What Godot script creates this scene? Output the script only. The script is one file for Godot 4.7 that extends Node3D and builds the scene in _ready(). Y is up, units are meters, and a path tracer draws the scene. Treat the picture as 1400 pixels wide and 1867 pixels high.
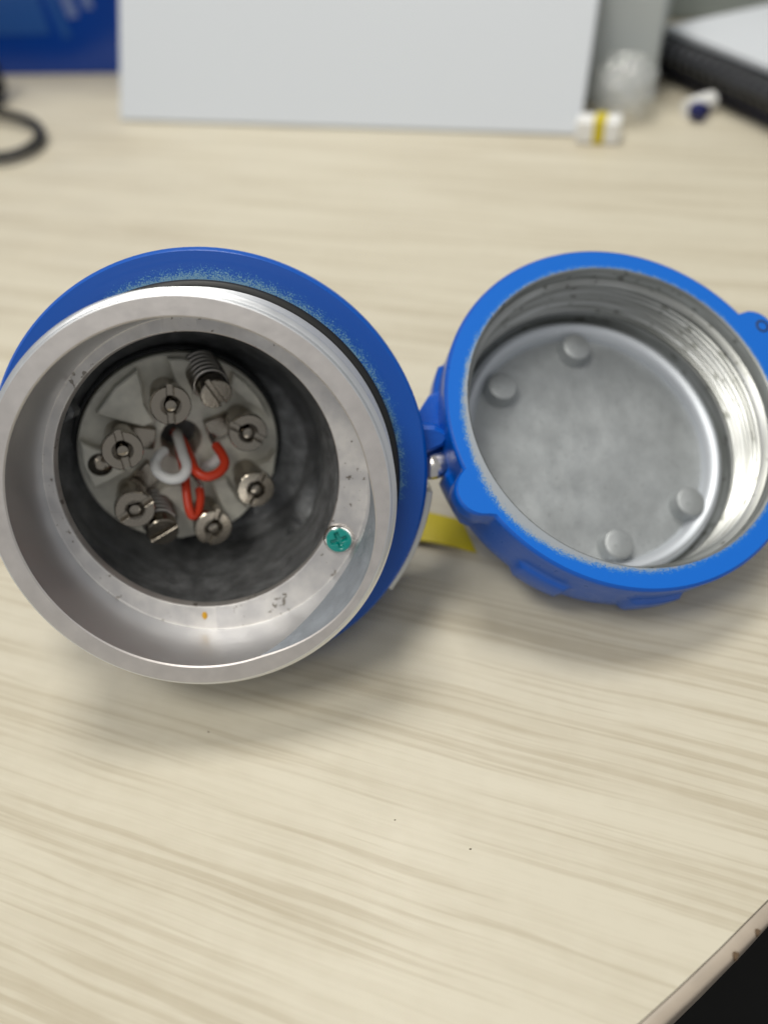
extends Node3D
# A blue aluminium transmitter head lying open on an office desk, its screw cap beside it. Metres; y up.

const MM := 0.001
var M := {}
var used := {}

# ---------------------------------------------------------------- mesh building
class MB:
	var v := PackedVector3Array()
	var n := PackedVector3Array()
	var uv := PackedVector2Array()
	var idx := PackedInt32Array()

	func tri(a: int, b: int, c: int) -> void:
		var g: Vector3 = (v[b] - v[a]).cross(v[c] - v[a])
		if g.dot(n[a] + n[b] + n[c]) > 0.0:
			idx.append(a); idx.append(c); idx.append(b)
		else:
			idx.append(a); idx.append(b); idx.append(c)

	# rows of points; smooth normals, pointing away from ref (or towards it)
	func grid(rows: Array, closed: bool, ref: Vector3, outward := true, uvs: Array = []) -> void:
		var h: int = rows.size()
		var w: int = rows[0].size()
		var p := PackedVector3Array()
		for r in rows:
			p.append_array(r)
		var acc := PackedVector3Array()
		acc.resize(p.size())
		var total := 0.0
		for j in h - 1:
			for i in w - 1:
				var a := j * w + i
				var q := [a, a + 1, a + w + 1, a + w]
				for k in [[0, 1, 2], [0, 2, 3]]:
					var g: Vector3 = (p[q[k[1]]] - p[q[k[0]]]).cross(p[q[k[2]]] - p[q[k[0]]])
					for m in k:
						acc[q[m]] += g
					total += g.dot((p[q[0]] + p[q[2]]) * 0.5 - ref)
		if closed:
			for j in h:
				var s: Vector3 = acc[j * w] + acc[j * w + w - 1]
				acc[j * w] = s
				acc[j * w + w - 1] = s
		var sgn := 1.0 if (total > 0.0) == outward else -1.0
		var o := v.size()
		for k in p.size():
			v.append(p[k])
			var nn := acc[k] * sgn
			n.append(nn.normalized() if nn.length() > 1e-20 else (p[k] - ref).normalized())
			if uvs.is_empty():
				uv.append(Vector2(float(k % w) / (w - 1), float(k / w) / (h - 1)))
			else:
				uv.append(uvs[k / w][k % w])
		for j in h - 1:
			for i in w - 1:
				var a := o + j * w + i
				tri(a, a + 1, a + w + 1)
				tri(a, a + w + 1, a + w)

	# profile of (radius, height), walked so that the outside lies at (dy, -dr); creases over 35 degrees stay sharp
	func lathe(prof: Array, segs := 96, at := Vector3.ZERO, a0 := 0.0, a1 := TAU) -> void:
		var k: int = prof.size()
		var sn := []
		var along := [0.0]
		for i in k - 1:
			var d: Vector2 = prof[i + 1] - prof[i]
			sn.append(Vector2(d.y, -d.x).normalized())
			along.append(along[i] + d.length())
		for i in k - 1:
			var na: Vector2 = sn[i]
			var nb: Vector2 = sn[i]
			if i > 0 and sn[i - 1].dot(sn[i]) > 0.82:
				na = (sn[i - 1] + sn[i]).normalized()
			if i < k - 2 and sn[i + 1].dot(sn[i]) > 0.82:
				nb = (sn[i + 1] + sn[i]).normalized()
			var o := v.size()
			for e in [[prof[i], na, along[i]], [prof[i + 1], nb, along[i + 1]]]:
				for s in segs + 1:
					var a := a0 + (a1 - a0) * s / segs
					var c := cos(a)
					var z := sin(a)
					v.append(at + Vector3(e[0].x * c, e[0].y, e[0].x * z))
					n.append(Vector3(e[1].x * c, e[1].y, e[1].x * z))
					uv.append(Vector2(float(s) / segs, e[2] / along[k - 1]))
			for s in segs:
				var a := o + s
				tri(a, a + 1, a + segs + 2)
				tri(a, a + segs + 2, a + segs + 1)

	func flat(pts: Array, away: Vector3) -> void:
		var g: Vector3 = (pts[1] - pts[0]).cross(pts[2] - pts[0]).normalized()
		if g.dot(away) < 0.0:
			g = -g
		var o := v.size()
		for k in pts.size():
			v.append(pts[k]); n.append(g); uv.append(Vector2(pts[k].x, pts[k].z))
		for k in range(1, pts.size() - 1):
			tri(o, o + k, o + k + 1)

	# outline in x, z raised from y0 to y1 with a bevel round both ends
	func prism(poly: PackedVector2Array, y0: float, y1: float, bevel: float, tf := Transform3D()) -> void:
		var k := poly.size()
		var mid := Vector2.ZERO
		for q in poly:
			mid += q / k
		if Geometry2D.is_polygon_clockwise(poly):
			poly.reverse()
		var inner := PackedVector2Array()
		for i in k:
			var a := (poly[i] - poly[(i + k - 1) % k]).normalized()
			var b := (poly[(i + 1) % k] - poly[i]).normalized()
			var na := Vector2(-a.y, a.x)
			var nb := Vector2(-b.y, b.x)
			var nn := (na + nb).normalized()
			inner.append(poly[i] + nn * bevel / maxf(0.4, nn.dot(na)))
		var levels := [[inner, y0], [poly, y0 + bevel], [poly, y1 - bevel], [inner, y1]]
		var centre := tf * Vector3(mid.x, (y0 + y1) / 2, mid.y)
		for l in 3:
			for i in k:
				var j := (i + 1) % k
				var q := []
				for e in [[l, i], [l, j], [l + 1, j], [l + 1, i]]:
					var pt: Vector2 = levels[e[0]][0][e[1]]
					q.append(tf * Vector3(pt.x, levels[e[0]][1], pt.y))
				var a := (poly[j] - poly[i])
				var outd := Vector3(a.y, [-1.0, 0.0, 1.0][l] * a.length(), -a.x)
				flat(q, tf.basis * outd)
		var t := Geometry2D.triangulate_polygon(inner)
		for side in [[y0, -1.0], [y1, 1.0]]:
			var o := v.size()
			for q in inner:
				v.append(tf * Vector3(q.x, side[0], q.y))
				n.append((tf.basis * Vector3(0, side[1], 0)).normalized())
				uv.append(q)
			for i in range(0, t.size(), 3):
				tri(o + t[i], o + t[i + 1], o + t[i + 2])

	func box(size: Vector3, bevel: float, tf := Transform3D()) -> void:
		var x := size.x / 2
		var z := size.z / 2
		var c := bevel
		prism(PackedVector2Array([Vector2(-x + c, -z), Vector2(x - c, -z), Vector2(x, -z + c), Vector2(x, z - c), Vector2(x - c, z), Vector2(-x + c, z), Vector2(-x, z - c), Vector2(-x, -z + c)]), 0.0, size.y, bevel, tf)

	# a smooth round wire through the points
	func tube(pts: Array, r: float, sides := 12, steps := 6, closed := false) -> void:
		var path := []
		var k: int = pts.size()
		for i in (k if closed else k - 1):
			var p0: Vector3 = pts[(i + k - 1) % k] if closed or i > 0 else pts[0] * 2.0 - pts[1]
			var p3: Vector3 = pts[(i + 2) % k] if closed or i < k - 2 else pts[k - 1] * 2.0 - pts[k - 2]
			for s in steps:
				path.append(pts[i].cubic_interpolate(pts[(i + 1) % k], p0, p3, float(s) / steps))
		path.append(pts[0] if closed else pts[k - 1])
		var rows := []
		var side := Vector3.ZERO
		var m: int = path.size()
		for i in m:
			var d: Vector3 = (path[mini(i + 1, m - 1)] - path[maxi(i - 1, 0)]).normalized()
			if closed and (i == 0 or i == m - 1):
				d = (path[1] - path[m - 2]).normalized()
			if side == Vector3.ZERO:
				side = d.cross(Vector3(0.31, 0.87, 0.22)).normalized()
			side = (side - d * side.dot(d)).normalized()
			var up := d.cross(side)
			var ring := func(rr: float, shift: float) -> PackedVector3Array:
				var row := PackedVector3Array()
				for s in sides + 1:
					var a := TAU * s / sides
					row.append(path[i] + d * shift + (side * cos(a) + up * sin(a)) * rr)
				return row
			if i == 0 and not closed:
				rows.append(ring.call(r * 0.02, -r * 0.5)); rows.append(ring.call(r * 0.7, -r * 0.38))
			rows.append(ring.call(r, 0.0))
			if i == m - 1 and not closed:
				rows.append(ring.call(r * 0.7, r * 0.38)); rows.append(ring.call(r * 0.02, r * 0.5))
		var o := v.size()
		var w := sides + 1
		for j in rows.size():
			var mid := Vector3.ZERO
			for s in sides:
				mid += rows[j][s] / sides
			for s in w:
				v.append(rows[j][s])
				var nn: Vector3 = (rows[j][s] - mid).normalized()
				n.append(nn)
				uv.append(Vector2(float(s) / sides, float(j) / 4.0))
		for j in rows.size() - 1:
			for s in sides:
				var a := o + j * w + s
				tri(a, a + 1, a + w + 1)
				tri(a, a + w + 1, a + w)

	func mesh() -> ArrayMesh:
		var arr := []
		arr.resize(Mesh.ARRAY_MAX)
		arr[Mesh.ARRAY_VERTEX] = v
		arr[Mesh.ARRAY_NORMAL] = n
		arr[Mesh.ARRAY_TEX_UV] = uv
		arr[Mesh.ARRAY_INDEX] = idx
		var am := ArrayMesh.new()
		am.add_surface_from_arrays(Mesh.PRIMITIVE_TRIANGLES, arr)
		return am


func numbered(called: String) -> String:
	var k: int = used.get(called, 0)
	used[called] = k + 1
	return called if k == 0 else "%s_%03d" % [called, k]


func put_mesh(called: String, mesh: Mesh, mat: Material, parent: Node3D = self, tf := Transform3D()) -> MeshInstance3D:
	var o := MeshInstance3D.new()
	var nm := called
	var k := 0
	while parent.has_node(NodePath(nm)):
		k += 1
		nm = "%s_%03d" % [called, k]
	o.name = nm
	o.mesh = mesh
	o.material_override = mat
	o.transform = tf
	o.cast_shadow = GeometryInstance3D.SHADOW_CASTING_SETTING_ON
	parent.add_child(o, true)
	return o


func part(called: String, mb: MB, mat: Material, parent: Node3D = self, tf := Transform3D()) -> MeshInstance3D:
	return put_mesh(called, mb.mesh(), mat, parent, tf)


func thing(called: String, label: String, category: String, tf := Transform3D(), group := "") -> Node3D:
	var o := Node3D.new()
	o.name = numbered(called)
	o.transform = tf
	add_child(o, true)
	return tag(o, label, category, group)


func tag(o: Node3D, label: String, category: String, group := "") -> Node3D:
	o.set_meta("label", label)
	o.set_meta("category", category)
	if group:
		o.set_meta("group", group)
	return o


func srgb(r: float, g: float, b: float) -> Color:
	return Color(r / 255.0, g / 255.0, b / 255.0)


func mat(called: String, color: Color, rough: float, metal := 0.0) -> StandardMaterial3D:
	var m := StandardMaterial3D.new()
	m.resource_name = called
	m.albedo_color = color
	m.roughness = rough
	m.metallic = metal
	return m


func noise(seed_: int, freq: float, octaves := 4, kind := FastNoiseLite.TYPE_SIMPLEX_SMOOTH) -> FastNoiseLite:
	var f := FastNoiseLite.new()
	f.noise_type = kind
	f.seed = seed_
	f.frequency = freq
	f.fractal_octaves = octaves
	return f


func noise_tex(seed_: int, freq: float, lo: float, hi: float, octaves := 4, size := 512, tall := 0) -> ImageTexture:
	# grey clouds between lo and hi, seamless
	var im := noise(seed_, freq, octaves).get_seamless_image(size, tall if tall else size)
	im.convert(Image.FORMAT_L8)
	var d := im.get_data()
	for i in d.size():
		d[i] = int(clampf(lerpf(lo, hi, d[i] / 255.0), 0, 1) * 255)
	return ImageTexture.create_from_image(Image.create_from_data(im.get_width(), im.get_height(), false, Image.FORMAT_L8, d))


func grainy(seed_: int, lo: float, hi: float) -> ImageTexture:
	# soft clouds with a fine cast grain and a few dark pores
	var a := noise(seed_, 0.006, 3).get_seamless_image(1024, 1024)
	var b := noise(seed_ + 1, 0.22, 2).get_seamless_image(1024, 1024)
	var c := noise(seed_ + 2, 0.07, 2).get_seamless_image(1024, 1024)
	a.convert(Image.FORMAT_L8); b.convert(Image.FORMAT_L8); c.convert(Image.FORMAT_L8)
	var d := a.get_data()
	var e := b.get_data()
	var f := c.get_data()
	for i in d.size():
		var k := lerpf(lo, hi, d[i] / 255.0) + 0.14 * (e[i] / 255.0 - 0.5) - 0.22 * smoothstep(0.78, 0.95, f[i] / 255.0)
		d[i] = int(clampf(k, 0, 1) * 255)
	return ImageTexture.create_from_image(Image.create_from_data(1024, 1024, false, Image.FORMAT_L8, d))


# ---------------------------------------------------------------- textures
func wood_texture() -> ImageTexture:
	# streaks that run along u; the noise goes round a circle there, so that u repeats without a seam
	var w := 1400
	var h := 1700
	var streak := noise(11, 0.05, 3)
	var band := noise(12, 0.05, 2)
	var fine := noise(13, 0.05, 2)
	var wob := noise(14, 0.05, 2)
	var mott := noise(15, 0.02, 3)
	var data := PackedByteArray()
	data.resize(w * h * 3)
	var cx := PackedFloat32Array()
	var cz := PackedFloat32Array()
	for x in w:
		cx.append(cos(TAU * x / w))
		cz.append(sin(TAU * x / w))
	var k := 0
	for y in h:
		for x in w:
			var yy := y + 3.0 * wob.get_noise_3d(cx[x] * 22.0, cz[x] * 22.0, y * 0.16)
			var s := streak.get_noise_3d(cx[x] * 13.0, cz[x] * 13.0, yy * 2.7)
			var b := band.get_noise_3d(cx[x] * 8.0, cz[x] * 8.0, yy * 0.45)
			var f := fine.get_noise_3d(cx[x] * 40.0, cz[x] * 40.0, yy * 6.5)
			var t := smoothstep(0.05, 0.5, s + 0.55 * b) * 0.5
			t += 0.30 * (0.45 + b) + 0.2 * f + 0.1 * mott.get_noise_2d(x * 2.0, y * 2.0)
			t = clampf(t, 0.0, 1.0)
			data[k] = int(lerpf(206, 183, t))
			data[k + 1] = int(lerpf(199, 173, t))
			data[k + 2] = int(lerpf(180, 151, t))
			k += 3
	return ImageTexture.create_from_image(Image.create_from_data(w, h, false, Image.FORMAT_RGB8, data))


func worn_paint(w: int, h: int, paint: Color, bare: Color, amount: Callable, seed_: int, grain := 0.5) -> Array:
	# paint over metal: where the sprayed grains stop short (v under amount(u), with a speckled border) the other colour shows
	var im := Image.create_empty(w, h, false, Image.FORMAT_RGB8)
	var met := Image.create_empty(w, h, false, Image.FORMAT_L8)
	var a := noise(seed_, 0.35, 2)
	var c := noise(seed_ + 1, 0.05, 3)
	var rng := RandomNumberGenerator.new()
	rng.seed = seed_
	for x in w:
		var lim: Vector2 = amount.call(float(x) / w)   # (where the border lies, how wide the speckle is)
		for y in h:
			var t := float(y) / h
			var d := (lim.x - t) / maxf(lim.y, 0.001) + 1.3 * a.get_noise_2d(x, y * 0.35) + 0.5 * c.get_noise_2d(x, y * 0.4) + grain * (rng.randf() - 0.5)
			var k := clampf(d * 2.5 + 0.5, 0.0, 1.0)
			im.set_pixel(x, y, paint.lerp(bare, k))
			met.set_pixel(x, y, Color(k, k, k))
	return [ImageTexture.create_from_image(im), ImageTexture.create_from_image(met)]


func bump(a: float, b: float, x: float) -> float:
	return smoothstep(a, (a + b) / 2, x) * (1.0 - smoothstep((a + b) / 2, b, x))


func make_materials() -> void:
	var m: StandardMaterial3D
	var grain := noise_tex(1, 0.03, 0.0, 1.0, 4)
	var smear := noise_tex(2, 0.012, 0.45, 0.75, 4)
	# turning marks: long along u, fine along v
	var lines := noise(3, 0.08, 4).get_seamless_image(256, 512)
	lines.resize(32, 512)
	lines.resize(512, 512, Image.INTERPOLATE_CUBIC)
	var marks := ImageTexture.create_from_image(lines)
	var fine_rough := noise_tex(4, 0.02, 0.32, 0.42, 4)

	m = mat("blue paint", srgb(0, 84, 182), 0.32)
	m.roughness_texture = noise_tex(5, 0.01, 0.24, 0.4)
	m.roughness = 1.0
	m.uv1_triplanar = true
	m.uv1_scale = Vector3(40, 40, 40)
	m.heightmap_enabled = true
	m.heightmap_texture = grain
	m.heightmap_scale = 0.004
	M.paint = m

	m = mat("turned aluminium", srgb(224, 226, 229), 1.0, 0.92)
	m.roughness_texture = fine_rough
	m.uv1_scale = Vector3(3, 1, 1)
	m.heightmap_enabled = true
	m.heightmap_texture = marks
	m.heightmap_scale = 0.0008
	M.turned = m

	# the ring's front face and the ledge carry dents and dark specks
	var spots := noise(21, 0.035, 3)
	var mask := noise(22, 0.006, 2)
	var im := Image.create_empty(1024, 1024, false, Image.FORMAT_RGB8)
	var base := srgb(226, 222, 218)
	var dark := srgb(96, 86, 74)
	var soft := noise(23, 0.01, 4)
	for y in 1024:
		for x in 1024:
			var k := smoothstep(0.62, 0.8, spots.get_noise_2d(x, y) + 0.75 * mask.get_noise_2d(x, y)) * 0.7
			var c := base.lerp(srgb(200, 197, 196), clampf(0.5 + soft.get_noise_2d(x, y), 0, 1))
			im.set_pixel(x, y, c.lerp(dark, k))
	m = mat("handled aluminium", Color.WHITE, 1.0, 0.85)
	m.albedo_texture = ImageTexture.create_from_image(im)
	m.roughness_texture = noise_tex(6, 0.02, 0.42, 0.62)
	m.uv1_triplanar = true
	m.uv1_scale = Vector3(14, 14, 14)
	m.heightmap_enabled = true
	m.heightmap_texture = grain
	m.heightmap_scale = 0.003
	M.handled = m

	m = mat("faced aluminium", srgb(214, 209, 206), 1.0, 0.85)
	m.albedo_texture = noise_tex(26, 0.012, 0.94, 1.0)
	m.roughness_texture = noise_tex(27, 0.03, 0.43, 0.5)
	m.uv1_triplanar = true
	m.uv1_scale = Vector3(30, 30, 30)
	m.heightmap_enabled = true
	m.heightmap_texture = grain
	m.heightmap_scale = 0.0015
	M.faced = m

	m = mat("cast aluminium", srgb(168, 172, 174), 1.0, 0.6)
	m.albedo_texture = smear
	m.albedo_color = Color(0.8, 0.81, 0.82)
	m.roughness_texture = noise_tex(7, 0.03, 0.45, 0.75)
	m.uv1_triplanar = true
	m.uv1_scale = Vector3(30, 30, 30)
	m.heightmap_enabled = true
	m.heightmap_texture = grain
	m.heightmap_scale = 0.02
	M.cast = m
	m = m.duplicate()
	m.resource_name = "fresh cast aluminium"
	m.albedo_texture = grainy(28, 0.72, 0.86)
	m.albedo_color = Color(0.78, 0.81, 0.85)
	m.metallic = 0.4
	M.cast_light = m

	m = mat("grey cast floor", Color(0.92, 0.94, 0.95), 1.0, 0.55)
	m.albedo_texture = grainy(8, 0.68, 0.77)
	m.roughness_texture = noise_tex(9, 0.02, 0.42, 0.62)
	m.uv1_triplanar = true
	m.uv1_scale = Vector3(14, 14, 14)
	m.heightmap_enabled = true
	m.heightmap_texture = grain
	m.heightmap_scale = 0.008
	M.capfloor = m

	M.bead = mat("smooth cast bead", srgb(206, 211, 218), 0.45, 0.5)
	m = mat("nickel", srgb(156, 148, 136), 0.24, 1.0)
	m.roughness_texture = noise_tex(10, 0.01, 0.10, 0.24)
	m.roughness = 1.0
	m.uv1_triplanar = true
	m.uv1_scale = Vector3(90, 90, 90)
	m.heightmap_enabled = true
	m.heightmap_texture = grain
	m.heightmap_scale = 0.002
	M.nickel = m
	M.steel = mat("spring steel", srgb(176, 172, 166), 0.28, 1.0)
	m = mat("ceramic", srgb(243, 240, 226), 0.38)
	m.albedo_texture = noise_tex(31, 0.01, 0.88, 1.0)
	m.uv1_triplanar = true
	m.uv1_scale = Vector3(40, 40, 40)
	M.ceramic = m
	M.rubber = mat("black rubber", srgb(22, 23, 23), 0.5)
	M.dark_plastic = mat("dark grey plastic", srgb(38, 40, 41), 0.55)
	M.red = mat("red insulation", srgb(206, 62, 34), 0.34)
	M.white_wire = mat("white insulation", srgb(232, 232, 230), 0.38)
	m = mat("teal paint", srgb(0, 146, 136), 0.2)
	m.clearcoat_enabled = true
	m.clearcoat = 0.6
	m.clearcoat_roughness = 0.1
	M.teal = m
	M.yellow_drop = mat("dried yellow drop", srgb(214, 160, 20), 0.4)
	M.chrome = mat("bright steel", srgb(214, 210, 206), 0.16, 1.0)
	M.plate = mat("silver nameplate", srgb(205, 206, 204), 0.4, 0.5)
	m = mat("yellow tape", srgb(206, 186, 12), 0.5)
	M.yellow = m
	# desk
	m = mat("wood laminate", Color.WHITE, 0.46)
	m.albedo_texture = wood_texture()
	m.texture_filter = BaseMaterial3D.TEXTURE_FILTER_LINEAR_WITH_MIPMAPS_ANISOTROPIC
	m.roughness_texture = noise_tex(32, 0.02, 0.38, 0.56)
	m.roughness = 1.0
	m.metallic_specular = 0.4
	M.wood = m
	m = mat("edge band", srgb(180, 167, 151), 0.4)
	m.albedo_texture = noise_tex(33, 0.01, 0.9, 1.0)
	m.uv1_triplanar = true
	m.uv1_scale = Vector3(20, 20, 20)
	M.band = m
	M.chip = mat("chipboard", srgb(96, 78, 58), 0.9)
	M.speck = mat("crumb", srgb(96, 88, 74), 0.8)
	M.gap = mat("glue line", srgb(70, 64, 52), 0.9)
	M.floor = mat("dark carpet", srgb(9, 9, 8), 0.95)
	# background
	M.white_card = mat("white card", srgb(206, 211, 217), 0.55)
	M.grey_box = mat("grey card", srgb(188, 194, 194), 0.6)
	M.partition = mat("grey fabric", srgb(152, 160, 158), 0.9)
	m = mat("blue gloss card", srgb(14, 62, 150), 0.22)
	M.blue_card = m
	M.print = mat("pale print", srgb(112, 130, 176), 0.3)
	M.print_blue = mat("lighter blue print", srgb(44, 88, 158), 0.25)
	M.black = mat("black plastic", srgb(16, 16, 17), 0.45)
	M.paper = mat("paper", srgb(206, 210, 216), 0.8)
	M.black_cover = mat("black cover", srgb(18, 18, 20), 0.5)
	M.navy = mat("navy cover", srgb(18, 26, 92), 0.5)
	M.tan_card = mat("tan card", srgb(132, 118, 84), 0.7)
	M.coil = mat("coil wire", srgb(110, 112, 118), 0.35, 0.8)
	M.white_plastic = mat("white plastic", srgb(238, 238, 236), 0.4)
	m = mat("clear plastic", Color(0.96, 0.97, 0.97, 0.2), 0.05)
	m.transparency = BaseMaterial3D.TRANSPARENCY_ALPHA
	m.cull_mode = BaseMaterial3D.CULL_DISABLED
	M.clear = m
	m = mat("lamp diffuser", Color(0.9, 0.9, 0.9), 0.6)
	m.emission_enabled = true
	m.emission = Color(1.0, 0.985, 0.95)
	m.emission_energy_multiplier = 1.5
	M.lamp = m
	M.lamp_frame = mat("lamp frame", srgb(225, 225, 222), 0.5)

	# the cap's thread: dark smears of old grease, drawn out along the turns
	var sm := noise(24, 0.02, 3)
	var blot := noise(25, 0.03, 3)
	im = Image.create_empty(1024, 256, false, Image.FORMAT_RGB8)
	for yy in 256:
		for x in 1024:
			var ca := cos(TAU * x / 1024.0)
			var sa := sin(TAU * x / 1024.0)
			var k := 0.4 + 0.6 * sm.get_noise_3d(ca * 50.0, sa * 50.0, yy * 1.8) + 0.6 * smoothstep(0.35, 0.55, blot.get_noise_3d(ca * 200.0, sa * 200.0, yy * 0.9))
			im.set_pixel(x, yy, srgb(206, 208, 208).lerp(srgb(126, 127, 122), clampf(k, 0.0, 1.0)))
	m = mat("greasy thread", Color.WHITE, 1.0, 0.9)
	m.albedo_texture = ImageTexture.create_from_image(im)
	m.roughness_texture = fine_rough
	M.greasy = m

	# paint worn or overspray-speckled
	var flange_speckle := func(u: float) -> Vector2:
		var a := rad_to_deg(u * TAU)
		if a > 180.0:
			a -= 360.0
		# angle: 0 right, 90 down (towards the viewer), -90 far side
		var k := smoothstep(-142.0, -112.0, a) * (1.0 - smoothstep(2.0, 30.0, a))
		return Vector2(lerpf(-0.5, 0.36 + 0.10 * bump(-130.0, -50.0, a), k), 0.2)
	var t := worn_paint(2048, 128, srgb(2, 78, 172), srgb(118, 158, 184), flange_speckle, 41, 1.0)
	m = mat("speckled blue paint", Color.WHITE, 0.34)
	m.albedo_texture = t[0]
	m.texture_repeat = false
	m.roughness_texture = noise_tex(34, 0.01, 0.3, 0.46)
	m.roughness = 1.0
	M.flange = m
	var rim_wear := func(u: float) -> Vector2:
		var a := rad_to_deg(u * TAU)
		if a > 180.0:
			a -= 360.0
		var k := 0.0 + 0.40 * bump(60.0, 225.0, a if a > 0.0 else a + 360.0) + 0.14 * bump(105.0, 165.0, a)
		return Vector2(k, 0.2)
	t = worn_paint(2048, 128, srgb(0, 104, 206), srgb(188, 194, 200), rim_wear, 45, 0.8)
	m = mat("worn blue paint", Color.WHITE, 0.34)
	m.albedo_texture = t[0]
	m.metallic_texture = t[1]
	m.metallic = 0.6
	m.texture_repeat = false
	M.rim = m


# ---------------------------------------------------------------- the housing
func make_housing() -> void:
	var tf := Transform3D(Basis(Vector3(0.9936, -0.09446, 0.06201), Vector3(-0.00838, 0.48565, 0.87411), Vector3(-0.11268, -0.86904, 0.48175)), Vector3(-0.0325, 0.0461, -0.0944))
	tf = tf.orthonormalized()
	var h := thing("transmitter_housing", "open blue round metal housing with terminal posts and wires inside, left of the loose cap", "instrument housing", tf)
	var mb := MB.new()
	# body: a bowl behind the flange, resting on its slope
	mb.lathe([Vector2(0, -50), Vector2(23, -50), Vector2(25.5, -48.6), Vector2(36.6, -29.2)].map(func(q): return q * MM), 96)
	part("body", mb, M.paint, h)
	mb = MB.new()
	mb.lathe([Vector2(36.3, -29.3), Vector2(40.6, -27.0), Vector2(41.7, -25.6), Vector2(42.0, -24), Vector2(42.0, -20.6), Vector2(41.8, -19.8), Vector2(41.3, -19.35)].map(func(q): return q * MM), 160)
	var fl := part("flange_rim", mb, M.paint, h)
	mb = MB.new()
	var rows := []
	var uvs := []
	for j in 9:
		var row := PackedVector3Array()
		var ru := PackedVector2Array()
		var t := j / 8.0
		for i in 161:
			var a := TAU * i / 160
			var r := lerpf(34.0, 41.3, t) * MM
			row.append(Vector3(r * cos(a), (-19.3 - 0.05 * t) * MM, r * sin(a)))
			ru.append(Vector2(i / 160.0, t))
		rows.append(row)
		uvs.append(ru)
	mb.grid(rows, true, Vector3(0, -1, 0), true, uvs)
	part("flange_face", mb, M.flange, h)
	# threaded neck
	var prof := [Vector2(33.0, -19.6), Vector2(34.2, -19.4), Vector2(34.2, -18.9), Vector2(34.2, -18.4), Vector2(34.3, -17.0), Vector2(34.3, -15.4), Vector2(34.9, -14.5)]
	var y := -13.9
	while y < -2.6:
		prof.append_array([Vector2(35.2, y), Vector2(35.2, y + 0.28), Vector2(34.45, y + 0.72), Vector2(34.45, y + 0.95)])
		y += 1.4
	prof.append_array([Vector2(35.2, -2.3), Vector2(35.2, -1.75), Vector2(34.9, -1.4), Vector2(34.35, -1.25), Vector2(34.3, -1.0), Vector2(34.3, -0.3), Vector2(34.1, -0.05), Vector2(33.9, 0.0)])
	mb = MB.new()
	mb.lathe(prof.map(func(q): return q * MM), 160)
	part("thread", mb, M.turned, h)
	mb = MB.new()
	var ring := []
	for i in 64:
		var a := TAU * i / 64
		ring.append(Vector3(cos(a) * 35.3, -17.0, sin(a) * 35.3) * MM)
	mb.tube(ring, 1.12 * MM, 10, 2, true)
	part("o_ring", mb, M.rubber, h)
	# front face, with the rough casting showing where the bore was cut off-centre
	var notch := func(a: float) -> float:   # extra radius of the front edge, mm
		var d := wrapf(rad_to_deg(a), -180.0, 180.0) - 30.0
		return 1.9 * pow(maxf(0.0, cos(deg_to_rad(clampf(d * 90.0 / 40.0, -90, 90)))), 1.3)
	var n_a := 240
	var face := [PackedVector3Array(), PackedVector3Array(), PackedVector3Array(), PackedVector3Array()]
	var bore := []
	for j in 7:
		bore.append(PackedVector3Array())
	for i in n_a + 1:
		var a := TAU * i / n_a
		var e: float = notch.call(a)
		var d := Vector3(cos(a), 0, sin(a))
		face[0].append(d * 33.9 * MM)
		face[1].append(d * 33.0 * MM)
		face[2].append(d * (30.9 + e) * MM)
		face[3].append(d * (30.65 + e) * MM + Vector3(0, -0.25, 0) * MM)
		var top := -0.25 - 11.0 * e / 1.9
		for j in 7:
			bore[j].append(d * (30.65 - 0.2 * j / 6.0) * MM + Vector3(0, lerpf(top, -15.5, j / 6.0), 0) * MM)
	mb = MB.new()
	for j in 3:
		mb.grid([face[j], face[j + 1]], true, Vector3(0, -1, 0))
	part("front_face", mb, M.faced, h)
	mb = MB.new()
	mb.grid(bore, true, Vector3(0, -0.008, 0), false)
	part("bore_wall", mb, M.turned, h)
	var rough := noise(51, 300.0, 3)
	rows = []
	for j in 13:
		var row := PackedVector3Array()
		for i in 81:
			var a := deg_to_rad(lerpf(-9.5, 69.5, i / 80.0))
			var e: float = notch.call(a)
			var t := j / 12.0
			var p := Vector3(cos(a), 0, sin(a)) * lerpf(30.65 + e, 30.6, t) * MM + Vector3(0, lerpf(-0.25, -0.25 - 11.0 * e / 1.9, t), 0) * MM
			var k := sin(t * PI) * e / 1.9
			row.append(p + Vector3(cos(a), 0, sin(a)) * (0.25 + 0.3 * rough.get_noise_3dv(p)) * MM * k)
		rows.append(row)
	mb = MB.new()
	mb.grid(rows, false, Vector3(0, -0.008, 0), false)
	part("rough_cast_patch", mb, M.cast_light, h)
	# ledge inside the bore with an off-centre opening
	rows = [PackedVector3Array(), PackedVector3Array(), PackedVector3Array(), PackedVector3Array(), PackedVector3Array()]
	var cav := Vector3(-1.8, 0, -0.9)
	for i in n_a + 1:
		var a := TAU * i / n_a
		var d := Vector3(cos(a), 0, sin(a))
		rows[0].append((d * 30.5 + Vector3(0, -15.2, 0)) * MM)
		rows[1].append((d * 30.15 + Vector3(0, -15.5, 0)) * MM)
		rows[2].append((d * 26.9 + cav + Vector3(0, -15.5, 0)) * MM)
		rows[3].append((d * 26.55 + cav + Vector3(0, -15.75, 0)) * MM)
		rows[4].append((d * 26.5 + cav + Vector3(0, -17.6, 0)) * MM)
	mb = MB.new()
	mb.grid(rows, true, Vector3(0, -1, 0))
	part("ledge", mb, M.handled, h)
	# cavity: a rough cast bowl that leans to the left below the ledge
	rows = []
	var lump := noise(52, 90.0, 3)
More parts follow.
